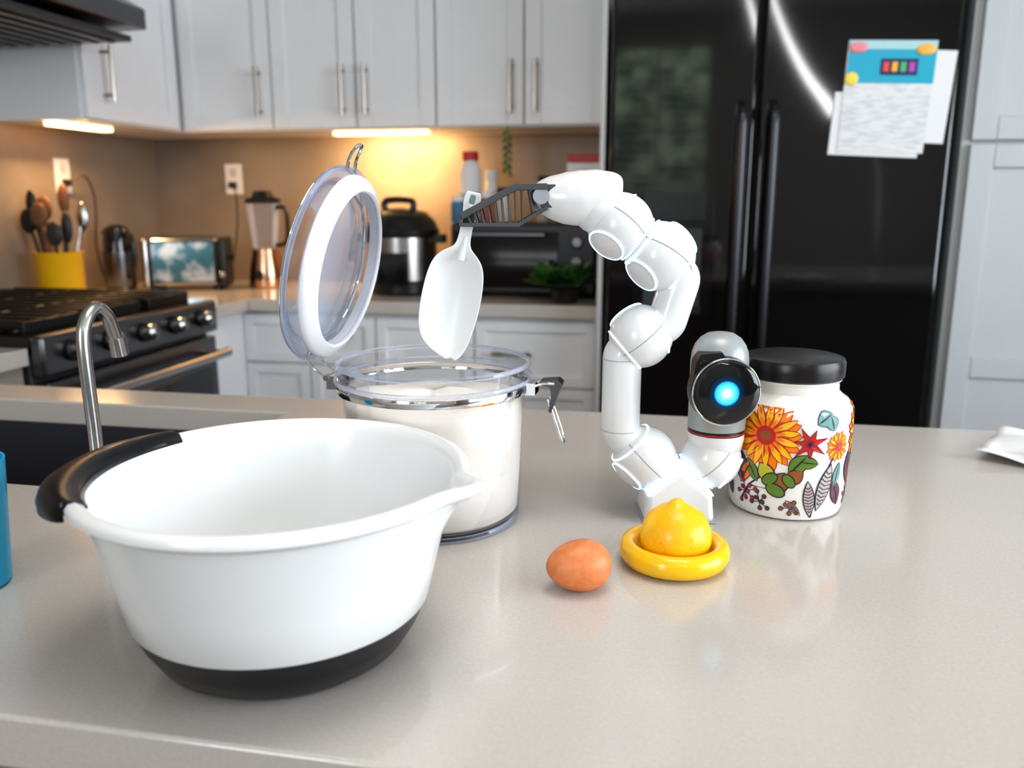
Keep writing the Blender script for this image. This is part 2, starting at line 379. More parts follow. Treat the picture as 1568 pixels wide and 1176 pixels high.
HC=math.radians(190); HW=math.radians(37.5); n=64; rings=[]
cs=[(.1245,.1385),(.1285,.1435),(.138,.1455),(.150,.1445),(.1560,.1405),(.1590,.134),(.1585,.127),(.1560,.1255),(.1540,.132),(.148,.134),(.138,.132),(.127,.130)]
for i in range(n+1):
    q=-1+2*i/n; t=HC+q*HW
    w=max(0,1-abs(q+.12)/1.12 if q<-.12 else 1-((q+.12)/1.12)**2.4)
    w=max(0,1-(abs(q+.12)/.88)**2.2)**.85 if q<-.12 else max(0,1-(abs(q+.12)/1.12)**2.8)**.8
    R=[]
    for (r,z) in cs:
        if r>.1385: rr=.1385+(r-.1385)*w+.0006
        else: rr=r
        zz=.1385+(z-.1385)*(.55+.45*w) if z<.1385 else z
        R.append(b.bm.verts.new((rr*math.cos(t),rr*math.sin(t),zz)))
    rings.append(R)
k=len(cs)
for i in range(n):
    for j in range(k): b.bm.faces.new((rings[i][j],rings[i][(j+1)%k],rings[i+1][(j+1)%k],rings[i+1][j]))
b.bm.faces.new(rings[0]); b.bm.faces.new(rings[-1][::-1]); b.mi(M['rubber']); b.done('grip_handle',g,ang=60)
# ------------------------------------------------------------------ flour canister
g=grp('flour_canister',(-.244,.8286,CT))
b=MB(); b.lathe([(0,0),(.082,0),(.087,.003),(.089,.010),(.0915,.06),(.0945,.135),(.0955,.147),(.101,.148),(.101,.153),(.0985,.155),(.0985,.163),(.1005,.165),(.1005,.168),(.0955,.168),(.0935,.150),(.0925,.135),(.0895,.06),(.087,.012),(.084,.008),(0,.008)],M['clear'],96); b.done('body',g)
b=MB()
fp=[(0,.009),(.080,.009),(.0860,.014),(.0890,.06),(.0917,.122),(.0910,.127),(.086,.130),(.07,.133),(.05,.135),(.03,.136),(.015,.136),(0,.136)]
b.lathe(fp,M['flour'],96,fn=lambda r,z,t,k:(r, z+(.003*math.sin(2*t+1)+.0015*math.sin(5*t+r*60) if z>.121 else 0))); b.done('flour',g,ang=80)
b=MB(); b.lathe([(.0965,.1395),(.0995,.1395),(.1000,.1415),(.1000,.1455),(.0995,.1475),(.0965,.1475)],M['chrome'],96)
b.box(.098,.108,-.012,.012,.138,.150,M['chrome'])
b.done('steel_band',g)
b=MB(); b.ring((0,0,.1665),(0,0,1),.098,.0026,M['glass'],96); b.ring((0,0,.1515),(0,0,1),.1005,.0022,M['glass'],96); b.ring((0,0,.004),(0,0,1),.085,.003,M['glass'],96); b.done('collar_beads',g)
b=MB()
b.tube(smooth([(.104,.010,.146),(.116,.010,.150),(.127,.010,.150)],4),.0016,M['chrome'],8); b.tube(smooth([(.104,-.010,.146),(.116,-.010,.150),(.127,-.010,.150)],4),.0016,M['chrome'],8)
b.prism([(.112,.152),(.130,.154),(.1345,.150),(.130,.138),(.124,.120),(.121,.121),(.124,.138),(.122,.147),(.112,.148)],-.010,.010,M['dksteel'])
b.tube(smooth([(.120,-.008,.134),(.126,-.008,.118),(.134,-.008,.094),(.136,0,.088),(.134,.008,.094),(.126,.008,.118),(.120,.008,.134)],5),.0014,M['chrome'],8)
b.done('latch',g,bevel=.0007)
b=MB(); b.box(-.112,-.099,-.016,.016,.136,.150,M['chrome']); b.tube([(-.112,-.018,.148),(-.112,.018,.148)],.003,M['chrome'],10)
b.tube(smooth([(-.112,-.014,.148),(-.124,-.014,.155),(-.132,-.014,.166),(-.130,-.014,.178)],4),.0015,M['chrome'],8); b.tube(smooth([(-.112,.014,.148),(-.124,.014,.155),(-.132,.014,.166),(-.130,.014,.178)],4),.0015,M['chrome'],8); b.done('hinge',g)
TH=math.radians(78)
XLid=T(-.120,0,.160)@RY(-TH)@T(.104,0,0)
b=MB(); b.lathe([(0,.006),(.070,.006),(.074,.002),(.076,-.010),(.079,-.010),(.080,0),(.098,.0),(.101,.003),(.101,.012),(.098,.016),(.088,.017),(.084,.022),(.080,.022),(.074,.012),(.070,.010),(0,.010)],M['glass'],96,XLid)
b.ring((0,0,.013),(0,0,1),.0985,.003,M['glass'],96,XLid); b.ring((0,0,.021),(0,0,1),.082,.0025,M['glass'],96,XLid)
b.ring((0,0,.004),(0,0,1),.0745,.0014,M['chrome'],96,XLid); b.ring((0,0,.0165),(0,0,1),.0985,.0010,M['chrome'],96,XLid); b.done('lid_shell',g)
b=MB(); b.lathe([(.0790,-.012),(.081,-.0140),(.0920,-.008),(.0945,-.004),(.0945,0),(.0795,0),(.0790,-.012)],M['gasket'],96,XLid); b.done('lid_gasket',g)
b=MB(); b.tube(smooth([(.096,-.010,.004),(.108,-.010,.004),(.120,-.008,.000),(.124,0,-.002),(.120,.008,.000),(.108,.010,.004),(.096,.010,.004)],5),.0018,M['chrome'],8,X=XLid); b.done('lid_catch',g)
# ------------------------------------------------------------------ robot arm
A=math.radians(11.05)
g=grp('robot_arm',(.0059,.8775,CT),A)
W=M['robot']; G=M['glow']
b=MB(); b.prism([(-.037,0),(-.034,.031),(0,.058),(.034,.031),(.037,0)],-.028,.028,W); b.done('base',g,bevel=.006)
b=MB(); b.prism([(-.0345,.0312),(-.001,.0592),(.001,.0592),(.0345,.0312),(.0335,.030),(0,.0575),(-.0335,.030)],-.0286,.0286,G); b.done('base_glow_edge',g)
b=MB(); b.box(-.038,.038,-.030,.030,0,.003,M['seam']); b.done('base_foot',g,bevel=.001)
def capat(b,c,d,R=.031,rr=.0190):
    d=Vector(d).normalized(); c=Vector(c); p=c+d*(R*math.sqrt(max(0,1-(rr/R)**2)))
    b.disc(p-d*.002,d,rr,.0035,W,32); b.ring(p+d*.0008,d,rr,.0010,G,32); b.ring(p+d*.0015,d,rr*.80,.0006,M['seam'],24)
    q=d.to_track_quat('Z','Y').to_matrix()
    for i in range(6):
        a=i*pi/3; b.ball(p+d*.0013+q@Vector((math.cos(a)*rr*.5,math.sin(a)*rr*.5,0)),.0022,M['seam'],(1,1,1),seg=8)
        b.tube([p+d*.0014,p+d*.0014+q@Vector((math.cos(a)*rr*.42,math.sin(a)*rr*.42,0))],.0005,M['seam'],6)
def joint(name,c,R,faces,caps,seamn):
    b=MB(); b.ball(c,R,W,seg=64)
    b.ring(c,seamn,R*1.0,.0005,M['seam'],64)
    for d in faces:
        d=Vector(d).normalized(); b.ring(Vector(c)+d*R*.66,d,R*.755,.0011,G,48)
    for d in caps: capat(b,c,d,R)
    b.done(name,g)
J1=(-.034,0,.064);J1r=(.036,0,.063);J2=(-.042,0,.193);J3=(-.025,0,.274);J4=(-.066,0,.304)
joint('joint_1',J1,.0335,[(-1,0,1),(1,0,-1)],[(-.75,-.35,-.7)],(1,0,1))
joint('joint_1_right',J1r,.0315,[(-1,0,-1)],[(.8,-.3,-.6)],(-1,0,1))
joint('joint_2',J2,.0325,[(-.8,0,-.7),(.9,0,.3)],[(-.5,.5,.7)],(.6,.0,-.7))
joint('joint_3',J3,.0350,[(.75,0,-.5),(-.8,0,.6)],[(-.72,-.45,-.62),(.62,-.5,.62)],(.5,.3,.8))
joint('joint_4',J4,.0330,[(.8,0,-.6),(-.4,0,.9)],[(-.55,-.5,-.68)],(.6,.3,.7))
b=MB(); b.tube(fillet([(-.044,0,.075),(-.0605,0,.091),(-.0605,0,.174),(-.047,0,.187)],.004),.0200,W,40); b.ring((-.0605,0,.095),(0,0,1),.0201,.0004,M['seam']); b.ring((-.0605,0,.170),(0,0,1),.0201,.0004,M['seam']); b.done('link_lower',g,ang=50)
b=MB(); b.tube(fillet([(-.034,0,.197),(-.0165,0,.2065),(-.0035,0,.252),(-.018,0,.270)],.004),.0200,W,40); b.done('link_upper',g,ang=50)
b=MB(); pts=smooth([(-.066,0,.337),(-.072,0,.337),(-.086,0,.334),(-.106,0,.331),(-.122,0,.331),(-.138,0,.332),(-.150,0,.332),(-.156,0,.332)],4)
rad=[]; kr=[.012,.0205,.0265,.0285,.0265,.021,.014,.007]
for i in range(len(pts)):
    f=i/4; k=min(int(f),6); rad.append(kr[k]+(kr[k+1]-kr[k])*(f-k))
b.tube(pts,rad,W,40,sq=(.95,1)); b.ball((-.088,0,.322),.0265,W,(1,1,1)); b.done('gripper_body',g,ang=60)
GM=M['grip']
b=MB()
for sgn in(-1,1):
    def Y(x): return sgn*(.0085+.030*max(0,(x+.223))*1.0/.085*.25)
    def bar(p,q,t,w=.0055):
        P=Vector((p[0],Y(p[0]),p[1])); Q=Vector((q[0],Y(q[0]),q[1]))
        d=Q-P; l=d.length; R=Matrix((d.normalized(),Vector((0,1,0)),d.normalized().cross(Vector((0,1,0))))).transposed().to_4x4()
        b.box(0,l,-w,w,-t/2,t/2,GM,T(*P)@R)
    bar((-.140,.342),(-.172,.3415),.006,.008); bar((-.170,.342),(-.224,.3135),.0065,.008)
    bar((-.224,.3055),(-.166,.3055),.0038,.0065); bar((-.168,.3055),(-.140,.322),.0038,.0065); bar((-.224,.3150),(-.224,.304),.004,.0065)
    n=9
    for i in range(n):
        t=(i+.6)/n; xt=-.222+t*.060; zt=.3135+(.342-.3135)*min(1,t*.060/.054); xb=-.222+t*.056+.005
        bar((xt,zt),(xb,.3055),.0022)
    bar((-.158,.342),(-.153,.315),.0022)
b.box(-.146,-.132,-.020,.020,.322,.344,GM); b.disc((-.146,-.0225,.333),(0,1,0),.008,.045,M['seam'])
b.done('gripper_fingers',g,bevel=.0005)
# head
b=MB(); hx=.0400
b.lathe([(0,.066),(.020,.067),(.027,.075),(.029,.086),(.029,.092)],W,48,T(hx,0,0)); b.lathe([(.029,.0928),(.0292,.0931),(.0292,.0940),(.029,.0943)],M['red'],48,T(hx,0,0))
b.lathe([(.029,.0943),(.0291,.096),(.0291,.0975)],M['black'],48,T(hx,0,0))
b.lathe([(.029,.0970),(.0295,.098),(.0295,.168),(.0285,.177),(.0255,.185),(.0205,.1915),(.0135,.196),(.006,.1975),(0,.1978)],M['robogrey'],48,T(hx,0,0)); b.done('head_body',g)
b=MB(); fc=(.0375,-.020,.1430)
b.disc(fc,(.03,-1,0),.0345,.022,M['black'],64,round_=.2); b.ring((fc[0]+.0007,-.0405,fc[2]),(.03,-1,0),.0335,.0010,M['chrome'],64)
b.ball((.0385,-.0405,.1430),.0325,M['blackgloss'],(1,.14,1),seg=48)
b.prism([(.006,.146),(.008,.172),(.013,.180),(.034,.182),(.05,.16),(.02,.13)],-.034,-.015,M['black']); b.disc((.0165,-.033,.170),(0,-1,0),.0045,.002,M['blackgloss'])
b.done('face',g,bevel=.0008)
em=bpy.data.materials.new('eye_glow'); em.use_nodes=True; nt=em.node_tree; bs=nt.nodes['Principled BSDF']; bs.inputs['Base Color'].default_value=(0,0,0,1); bs.inputs['Roughness'].default_value=.1
tc=nt.nodes.new('ShaderNodeTexCoord'); ln=nt.nodes.new('ShaderNodeVectorMath'); ln.operation='LENGTH'; rp=nt.nodes.new('ShaderNodeValToRGB')
ml=nt.nodes.new('ShaderNodeMath'); ml.operation='MULTIPLY'; ml.inputs[1].default_value=1/.0185
nt.links.new(tc.outputs['Object'],ln.inputs[0]); nt.links.new(ln.outputs['Value'],ml.inputs[0]); nt.links.new(ml.outputs[0],rp.inputs[0]); nt.links.new(rp.outputs[0],bs.inputs['Emission Color']); bs.inputs['Emission Strength'].default_value=1.9
cr=rp.color_ramp; cr.elements[0].position=.08; cr.elements[0].color=(.6,.95,1,1); cr.elements[1].position=1; cr.elements[1].color=(0,.010,.016,1)
for p_,c_ in((.38,(.10,.62,1)),(.62,(.01,.34,.9)),(.69,(.0,.02,.06))):
    e=cr.elements.new(p_); e.color=(*c_,1)
b=MB(); b.lathe([(0,.0012),(.009,.0009),(.0175,0)],em,48,RX(pi/2)); b.done('eye',g,(.0375,-.0452,.1430))
# ------------------------------------------------------------------ scoop
g=grp('flour_scoop',(.0059-.2112*math.cos(A),.8775-.2112*math.sin(A),CT+.333),A)
X=RY(.225)
b=MB()
hs=[(0,.0065,.0065),(.004,.0085,.0085),(.012,.0088,.0088),(.020,.0070,.0070),(.035,.0060,.0060),(.050,.0065,.0065),(.056,.009,.009),(.060,.015,.014),(.065,.0215,.020),(.073,.0270,.0255),(.086,.0298,.0285),(.103,.0308,.0300),(.122,.0305,.0300),(.138,.0285,.0285),(.150,.0245,.0265),(.158,.0180,.0245),(.164,.0080,.0220),(.168,-.0020,.0185),(.170,-.0080,.0155)]
ns=12; ring0=[]
for (s_,wl,wr) in hs:
    row=[]
    for i in range(ns+1):
        q=-1+2*i/ns; cv=.018*min(1,max(0,(s_-.055)/.03))*(1-.6*max(0,(s_-.13)/.042))
        x=(wr+wl)/2*q+(wr-wl)/2
        row.append(b.bm.verts.new((x,cv*(1-q*q),-s_)))
    ring0.append(row)
for i in range(len(hs)-1):
    for j in range(ns):
        if i==1 and 4<=j<=7: continue
        b.bm.faces.new((ring0[i][j],ring0[i][j+1],ring0[i+1][j+1],ring0[i+1][j]))
for v in b.bm.verts: v.co=X@v.co
b.mi(M['scoop']); b.done('scoop_shell',g,(0,-.001,.004),sub=2,solid=.0022,ang=80)
b=MB(); b.tube([X@Vector((0,-.001,-.040)),X@Vector((0,.000,-.064))],[.0022,.004],M['scoop'],10,sq=(1,1)); b.done('handle_rib',g)
# ------------------------------------------------------------------ egg
b=MB(); pr=[]
for i in range(33):
    t=pi*i/32; z=-math.cos(t); r=math.sin(t)*(1-.13*z)
    pr.append((max(r*.0222,0) if 0<i<32 else 0, z*.0285))
b.lathe(pr,M['egg'],48); b.done('egg',None,(-.0742,.679,CT+.0222),(math.radians(90),math.radians(8),math.radians(-68)),ang=80)
# ------------------------------------------------------------------ lemon holder ring and lemon
g=grp('lemon_saver',(.0063,.750,CT))
b=MB(); q=1.06; b.lathe([(r*q,z*1.12) for r,z in[(0,.0),(.030,0),(.038,.001),(.0445,.004),(.0475,.010),(.0475,.015),(.0450,.0195),(.0405,.0215),(.0365,.0205),(.0340,.017),(.0330,.013),(.0300,.009),(0,.007)]],M['yellow'],96); b.done('dish',g,ang=60)
b=MB(); b.lathe([(0,.0085),(.027,.009),(.0308,.015),(.0325,.023),(.0320,.032),(.0293,.0405),(.0240,.0480),(.0175,.0530),(.0120,.0558),(.0085,.0578),(.0062,.0600),(.0032,.0622),(0,.0628)],M['lemon'],64); b.done('lemon_half',g,(.001,.002,0),ang=80)
# ------------------------------------------------------------------ floral jar
jx,jy=.1250,.9370
g=grp('ceramic_jar',(jx,jy,CT))
JR=.0640
b=MB(); b.lathe([(0,0),(.050,0),(.0580,.002),(.0600,.008),(.0620,.03),(JR,.07),(JR,.108),(.0630,.117),(.058,.124),(.0520,.128),(.0485,.132),(.0480,.141),(.0505,.144),(.0505,.147),(0,.147)],M['ceramic'],96); b.done('jar_body',g)
b=MB(); b.lathe([(0,.145),(.0505,.145),(.0525,.147),(.053,.151),(.053,.162),(.0515,.166),(.046,.1675),(0,.1665)],M['jarlid'],96); b.done('jar_lid',g)
face=math.atan2(-jy,-jx)
b=MB()
def jr(h):
    pts=[(.0,.0580),(.008,.0600),(.03,.0620),(.07,JR),(.108,JR),(.117,.0630),(.124,.058)]
    for (h0,r0),(h1,r1) in zip(pts,pts[1:]):
        if h<=h1: return r0+(r1-r0)*max(0,(h-h0))/(h1-h0)
    return r1
def decal(pts,c,m,lay,rot=0,sc=1):
    cr_,sr_=math.cos(rot),math.sin(rot); out=[]
    for (x,y) in [(0,0)]+list(pts):
        X_=(x*cr_-y*sr_)*sc+c[0]; Y_=(x*sr_+y*cr_)*sc+c[1]; Y_=max(.004,min(.122,Y_))
        r=jr(Y_)+.0004+.00018*lay; a=face+X_/JR
        out.append(b.bm.verts.new((r*math.cos(a),r*math.sin(a),Y_)))
    i=b.mi(m)
    for k in range(1,len(out)):
        f=b.bm.faces.new((out[0],out[k],out[k%(len(out)-1)+1])); f.material_index=i
def petal(l,w,base=0): return [(w*math.sin(pi*t)**.8,l*t-l/2) for t in [i/8 for i in range(9)]]+[(-w*math.sin(pi*t)**.8,l*t-l/2) for t in [1-i/8 for i in range(1,8)]]
def circ(r,n=16): return [(r*math.cos(2*pi*i/n),r*math.sin(2*pi*i/n)) for i in range(n)]
C_or=col('p_orange',(.88,.22,.01));C_ye=col('p_yellow',(.92,.50,.01));C_rd=col('p_red',(.52,.02,.02));C_bk=col('p_ink',(.03,.02,.04));C_gr=col('p_green',(.12,.22,.03));C_te=col('p_teal',(.16,.34,.32));C_pu=col('p_purple',(.14,.05,.08));C_br=col('p_brown',(.30,.10,.03));C_li=col('p_lime',(.50,.48,.04));C_gy=col('p_grey',(.50,.48,.47))
def flower(cx,cy,R,n):
    rnd=random.Random(int(cx*1e4))
    for lay,cm,rr,off,ww in((1,C_or,R,0,.145),(3,C_ye,R*.93,.5,.10),(4,C_rd,R*.66,0,.045),(4.5,C_or,R*.55,.5,.09)):
        for i in range(n):
            a=2*pi*(i+off)/n+rnd.uniform(-.08,.08); l=rr*.80*rnd.uniform(.9,1.08); d=rr*.60
            if lay<4: decal(petal(l*1.08,rr*(ww+.03)),(cx+d*math.cos(a),cy+d*math.sin(a)),C_rd,lay-.5,a-pi/2)
            decal(petal(l,rr*ww),(cx+d*math.cos(a),cy+d*math.sin(a)),cm,lay,a-pi/2)
    decal(circ(R*.28),(cx,cy),C_rd,5.5); decal(circ(R*.15),(cx,cy),C_br,6.5)
def leaf(c,l,w,rot,m,edge=None):
    edge=edge or C_bk
    decal(petal(l*1.08,w*1.15),c,edge,1,rot); decal(petal(l,w),c,m,2,rot); decal(petal(l*.9,w*.12),c,edge,3,rot)
def acorn(c,s_,rot,m1,m2):
    decal(petal(.022*s_,.0085*s_),c,C_bk,2,rot); decal(petal(.020*s_,.0072*s_),c,m1,3,rot)
    dx,dy=-math.sin(rot)*-.007*s_,math.cos(rot)*-.007*s_
    decal([(.009*s_*math.cos(t),.006*s_*math.sin(t)) for t in [i*pi/6 for i in range(12)]],(c[0]+dx,c[1]+dy),C_bk,4,rot)
    decal([(.0078*s_*math.cos(t),.0048*s_*math.sin(t)) for t in [i*pi/6 for i in range(12)]],(c[0]+dx,c[1]+dy),m2,5,rot)
def stem(pts,w=.0008,m=None):
    for (p,q) in zip(pts,pts[1:]):
        dx,dy=q[0]-p[0],q[1]-p[1]; l=math.hypot(dx,dy); a=math.atan2(dy,dx)-pi/2
        decal([(-w,-l/2),(w,-l/2),(w,l/2),(-w,l/2)],((p[0]+q[0])/2,(p[1]+q[1])/2),m or C_bk,1,a)
def berries(c,n,R,m=None):
    for i in range(n):
        a=i*2.4; r=R*math.sqrt((i+.5)/n); p=(c[0]+r*math.cos(a),c[1]+r*math.sin(a)); stem([c,p],.0005); decal(circ(.0028,10),p,C_bk,2); decal(circ(.0020,10),p,m or C_rd,3)
def maple(c,R,rot,m):
    pts=[]
    for i in range(14):
        a=2*pi*i/14; rr=R*(1 if i%4==0 else .8) if i%2==0 else R*.36; pts.append((rr*math.cos(a),rr*math.sin(a)))
    decal([(x*1.12,y*1.12) for x,y in pts],c,C_bk,4,rot); decal(pts,c,m,5,rot); 
    for i in range(5): decal(petal(R*.7,.0005),(c[0],c[1]),C_bk,6,rot+i*pi/5)
def teasel(c,l,rot):
    decal(petal(l,l*.16),c,C_bk,1,rot); decal(petal(l*.92,l*.13),c,C_gy,2.5,rot)
    ca,sa=math.cos(rot),math.sin(rot)
    def W_(u,v): return (c[0]+u*ca-v*sa,c[1]+u*sa+v*ca)
    for i in range(9):
        v=(-.36+.08*i)*l; w_=l*.12*math.sin(pi*(v/l/.92+.5))**.8
        for s_ in(-1,1):
            p0=W_(0,v); p1=W_(s_*w_,v+.05*l); dx,dy=p1[0]-p0[0],p1[1]-p0[1]; L=math.hypot(dx,dy); a=math.atan2(dy,dx)-pi/2
            decal([(-.0006,-L/2),(.0006,-L/2),(.0006,L/2),(-.0006,L/2)],((p0[0]+p1[0])/2,(p0[1]+p1[1])/2),C_pu,4.5,a)
for kk in range(3):
    o=kk*2*pi*JR/3
    F=lambda x,y:(x+o,y)
    flower(*F(-.022,.092),.037,15)
    maple(F(.022,.086),.0185,.3,C_rd); flower(*F(.056,.081),.0165,11)
    leaf(F(.037,.112),.019,.008,-1.0,C_te); leaf(F(.046,.107),.017,.007,.3,C_te)
    leaf(F(.012,.064),.026,.008,-.7,C_gr); leaf(F(.022,.066),.02,.006,-1.7,C_gr)
    acorn(F(-.020,.052),1.1,.6,C_li,C_gr); acorn(F(-.006,.042),1.25,-.4,C_br,C_gr); acorn(F(.009,.050),1.0,-.9,C_br,C_gr)
    leaf(F(-.052,.054),.036,.009,.2,C_pu); leaf(F(-.044,.048),.030,.006,-.5,C_or); leaf(F(-.036,.052),.026,.006,.5,C_gr)
    stem([F(-.052,.014),F(-.040,.034),F(-.024,.048),F(-.022,.058)],.001); stem([F(-.040,.034),F(-.010,.034),F(-.004,.050)],.001)
    berries(F(-.044,.026),9,.014); berries(F(-.026,.018),7,.012,C_pu)
    teasel(F(.026,.026),.042,.15); teasel(F(.042,.038),.054,-.25); stem([F(.030,.005),F(.036,.04),F(.050,.07)],.001)
    berries(F(.006,.016),6,.010,C_br); teasel(F(.010,.016),.024,.8); leaf(F(.060,.030),.03,.007,.4,C_pu); leaf(F(.058,.050),.026,.005,-.2,C_te)
b.done('painted_flowers',g,flat=True)
# ------------------------------------------------------------------ cyan cup, napkin
g=grp('drinking_cup',(-.600,.583,CT))
b=MB(); b.lathe([(0,0),(.033,0),(.036,.003),(.0420,.112),(.0400,.112),(.0345,.006),(0,.005)],M['cyan'],64); b.done('cup_shell',g)
b=MB(); n=24; gr=[]
for i in range(n+1):
    row=[]
    for j in range(n+1):
        x=(i/n-.5)*.22; y=(j/n-.5)*.16
        row.append(b.bm.verts.new((x,y,.0015+.006*abs(math.sin(x*31+y*18))+.007*abs(math.sin(y*37-x*12)))))
    gr.append(row)
for i in range(n):
    for j in range(n): b.bm.faces.new((gr[i][j],gr[i+1][j],gr[i+1][j+1],gr[i][j+1]))
b.mi(M['paper']); b.done('paper_napkin',None,(.520,1.165,CT),(0,0,-.5),ang=80,solid=.001)
# ------------------------------------------------------------------ back counter props
g=grp('utensil_crock',(-2.02,2.50,CT))
b=MB(); b.lathe([(0,0),(.068,0),(.072,.004),(.074,.15),(.076,.155),(.076,.16),(.070,.16),(.068,.01),(0,.01)],M['mustard'],48); b.done('crock',g)
b=MB()
for (x,y,h,m,k) in((-.03,.01,.30,'wood',0),(.01,.02,.33,'wood',1),(-.045,-.02,.26,'black',0),(.035,-.01,.24,'darkgrey',1),(.05,.02,.27,'steel',1),(-.01,-.03,.28,'wood',0),(-.06,.02,.27,'black',0),(-.05,.0,.31,'black',1),(.02,-.03,.22,'darkgrey',0)):
    top=(x*1.6,y*1.6,h); b.tube([(x*.5,y*.5,.012),top],.006,M[m],8); b.ball(top,.034,M[m],(.9,.3,1.2) if k==0 else (.6,.3,1.5),seg=16)
b.done('utensils',g)
g=grp('electric_kettle',(-1.985,2.76,CT))
b=MB(); X=Matrix.Diagonal((1,1,1.12,1))
b.lathe([(0,0),(.05,0),(.052,.02),(.050,.10),(.045,.19),(.040,.205),(.02,.215),(0,.217)],M['blackgloss'],40,X); b.lathe([(.0525,.02),(.0535,.022),(.0525,.13),(.0490,.13)],M['dksteel'],40,X); b.tube(smooth([(.04,-.01,.21),(.08,-.03,.20),(.085,-.03,.11),(.05,-.02,.05)],5),.008,M['black'],10); b.tube([(-.03,0,.20),(-.055,.0,.215)],[.014,.008],M['blackgloss'],12); b.done('kettle_body',g)
# two-slice toaster; polished side panel has bluish reflections painted into its colour
g=grp('toaster',(-1.80,2.90,CT),math.radians(20))
b=MB(); b.box(-.120,.120,-.07,.09,.015,.195,M['steel']); b.done('body',g,bevel=.018)
b=MB(); b.box(-.145,-.120,-.072,.092,.01,.192,M['steel']); b.box(.120,.152,-.072,.092,.01,.192,M['black']); b.done('end_caps',g,bevel=.012)
pan=noisy(mat('toaster_panel_reflection',(.5,.6,.7),.14,.55),(.10,.26,.34),(.70,.78,.84),13,3,(.44,.60))
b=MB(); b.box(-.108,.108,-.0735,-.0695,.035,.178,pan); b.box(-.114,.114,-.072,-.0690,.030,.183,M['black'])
b.box(-.10,.10,-.035,-.010,.1945,.1965,M['black']); b.box(-.10,.10,.030,.055,.1945,.1965,M['black']); b.box(.152,.168,-.01,.03,.11,.125,M['black'])
for x in(-.11,.11):
    for y in(-.05,.07): b.disc((x,y,0),(0,0,1),.012,.016,M['black'])
b.disc((.136,-.072,.06),(0,-1,0),.011,.012,M['steel']); b.done('panel_slots_lever',g)
g=grp('countertop_blender',(-1.543,3.02,CT))
b=MB(); b.lathe([(0,0),(.065,0),(.068,.01),(.062,.07),(.050,.13),(.048,.145),(0,.145)],M['copper'],40); b.done('motor_base',g)
b=MB(); b.lathe([(.042,.147),(.046,.15),(.062,.30),(.064,.315),(.062,.315),(.058,.30),(.042,.16)],M['glass'],40); b.done('jug',g)
b=MB(); b.lathe([(0,.315),(.064,.315),(.066,.33),(.04,.34),(.03,.36),(0,.362)],M['black'],32); b.tube(smooth([(.058,-.01,.30),(.10,-.02,.29),(.10,-.02,.18),(.052,-.01,.16)],5),.008,M['black'],10); b.disc((0,-.058,.05),(0,-1,.2),.018,.012,M['black']); b.done('lid_and_handle',g)
g=grp('pressure_cooker',(-.969,2.93,CT))
b=MB(); b.lathe([(0,0),(.11,0),(.118,.01),(.120,.05)],M['black'],48); b.lathe([(.118,.05),(.122,.052),(.122,.20),(.118,.205)],M['steel'],48); b.lathe([(.118,.205),(.130,.205),(.132,.225),(.124,.235),(.12,.25),(.09,.285),(.04,.30),(0,.303)],M['black'],48)
b.tube(smooth([(-.05,-.03,.29),(-.045,-.03,.325),(.045,-.03,.325),(.05,-.03,.29)],5),.012,M['black'],10); b.box(-.155,-.12,-.03,.03,.18,.21,M['black']); b.box(.12,.155,-.03,.03,.18,.21,M['black']); b.box(-.055,.055,-.128,-.10,.04,.15,M['blackgloss']); b.done('cooker',g,bevel=.002)
g=grp('toaster_oven',(-.52,2.85,CT))
b=MB(); b.box(-.25,.245,.0,.36,.015,.25,M['black']); b.done('housing',g,bevel=.008)
b=MB(); b.box(-.235,.12,-.008,0,.035,.225,M['blackgloss']); b.tube([(-.20,-.035,.215),(.08,-.035,.215)],.007,M['dksteel'],10)
for x in(-.19,.07): b.tube([(x,-.035,.215),(x,0,.215)],.005,M['dksteel'],8)
for z in(.06,.125,.19): b.disc((.185,0,z),(0,-1,0),.02,.018,M['dksteel'])
for x in(-.2,.2):
    for y in(.04,.3): b.disc((x,y,0),(0,0,1),.015,.015,M['black'])
b.done('door_and_knobs',g)
tz=CT+.2505
g=grp('vitamin_bottle',(-.725,2.96,tz)); b=MB(); b.lathe([(0,0),(.036,0),(.038,.004),(.038,.17),(.030,.195),(.024,.20),(.024,.21)],M['paper'],32); b.lathe([(.026,.21),(.028,.212),(.028,.24),(0,.242)],col('cap_red',(.5,.02,.03)),32); b.lathe([(.0383,.03),(.0386,.031),(.0386,.10),(.0383,.101)],col('label',(.3,.45,.5)),32); b.done('bottle',g)
for i,(x,y,c,h) in enumerate([(-.66,2.93,(.5,.12,.08),.105),(-.61,2.97,(.75,.7,.6),.12),(-.755,2.895,(.08,.2,.35),.09),(-.43,3.0,(.35,.3,.1),.13),(-.665,3.03,(.8,.8,.8),.18),(-.48,3.05,(.5,.5,.45),.16)]):
    g=grp('spice_jar',(x,y,tz)); b=MB(); b.lathe([(0,0),(.022,0),(.024,.003),(.024,h*.75),(.02,h*.8)],col('spice%d'%i,c),24); b.lathe([(.02,h*.8),(.023,h*.8),(.023,h),(0,h)],M['black'] if i%2 else M['paper'],24); b.done('jar',g)
g=grp('tea_box',(-.335,2.99,tz),.1); b=MB(); b.box(-.055,.055,-.03,.03,0,.15,col('teabox',(.12,.2,.12))); b.box(-.047,.047,-.0315,-.03,.05,.12,M['paper']); b.box(-.055,.055,-.03,.03,.151,.20,M['paper']); b.box(-.055,.055,-.03,.03,.201,.23,col('teared',(.45,.06,.04))); b.done('carton',g,bevel=.002)
g=grp('leafy_greens',(-.36,2.745,CT)); b=MB()
b.lathe([(0,0),(.04,0),(.05,.045),(.046,.045),(.038,.01),(0,.01)],M['black'],24)
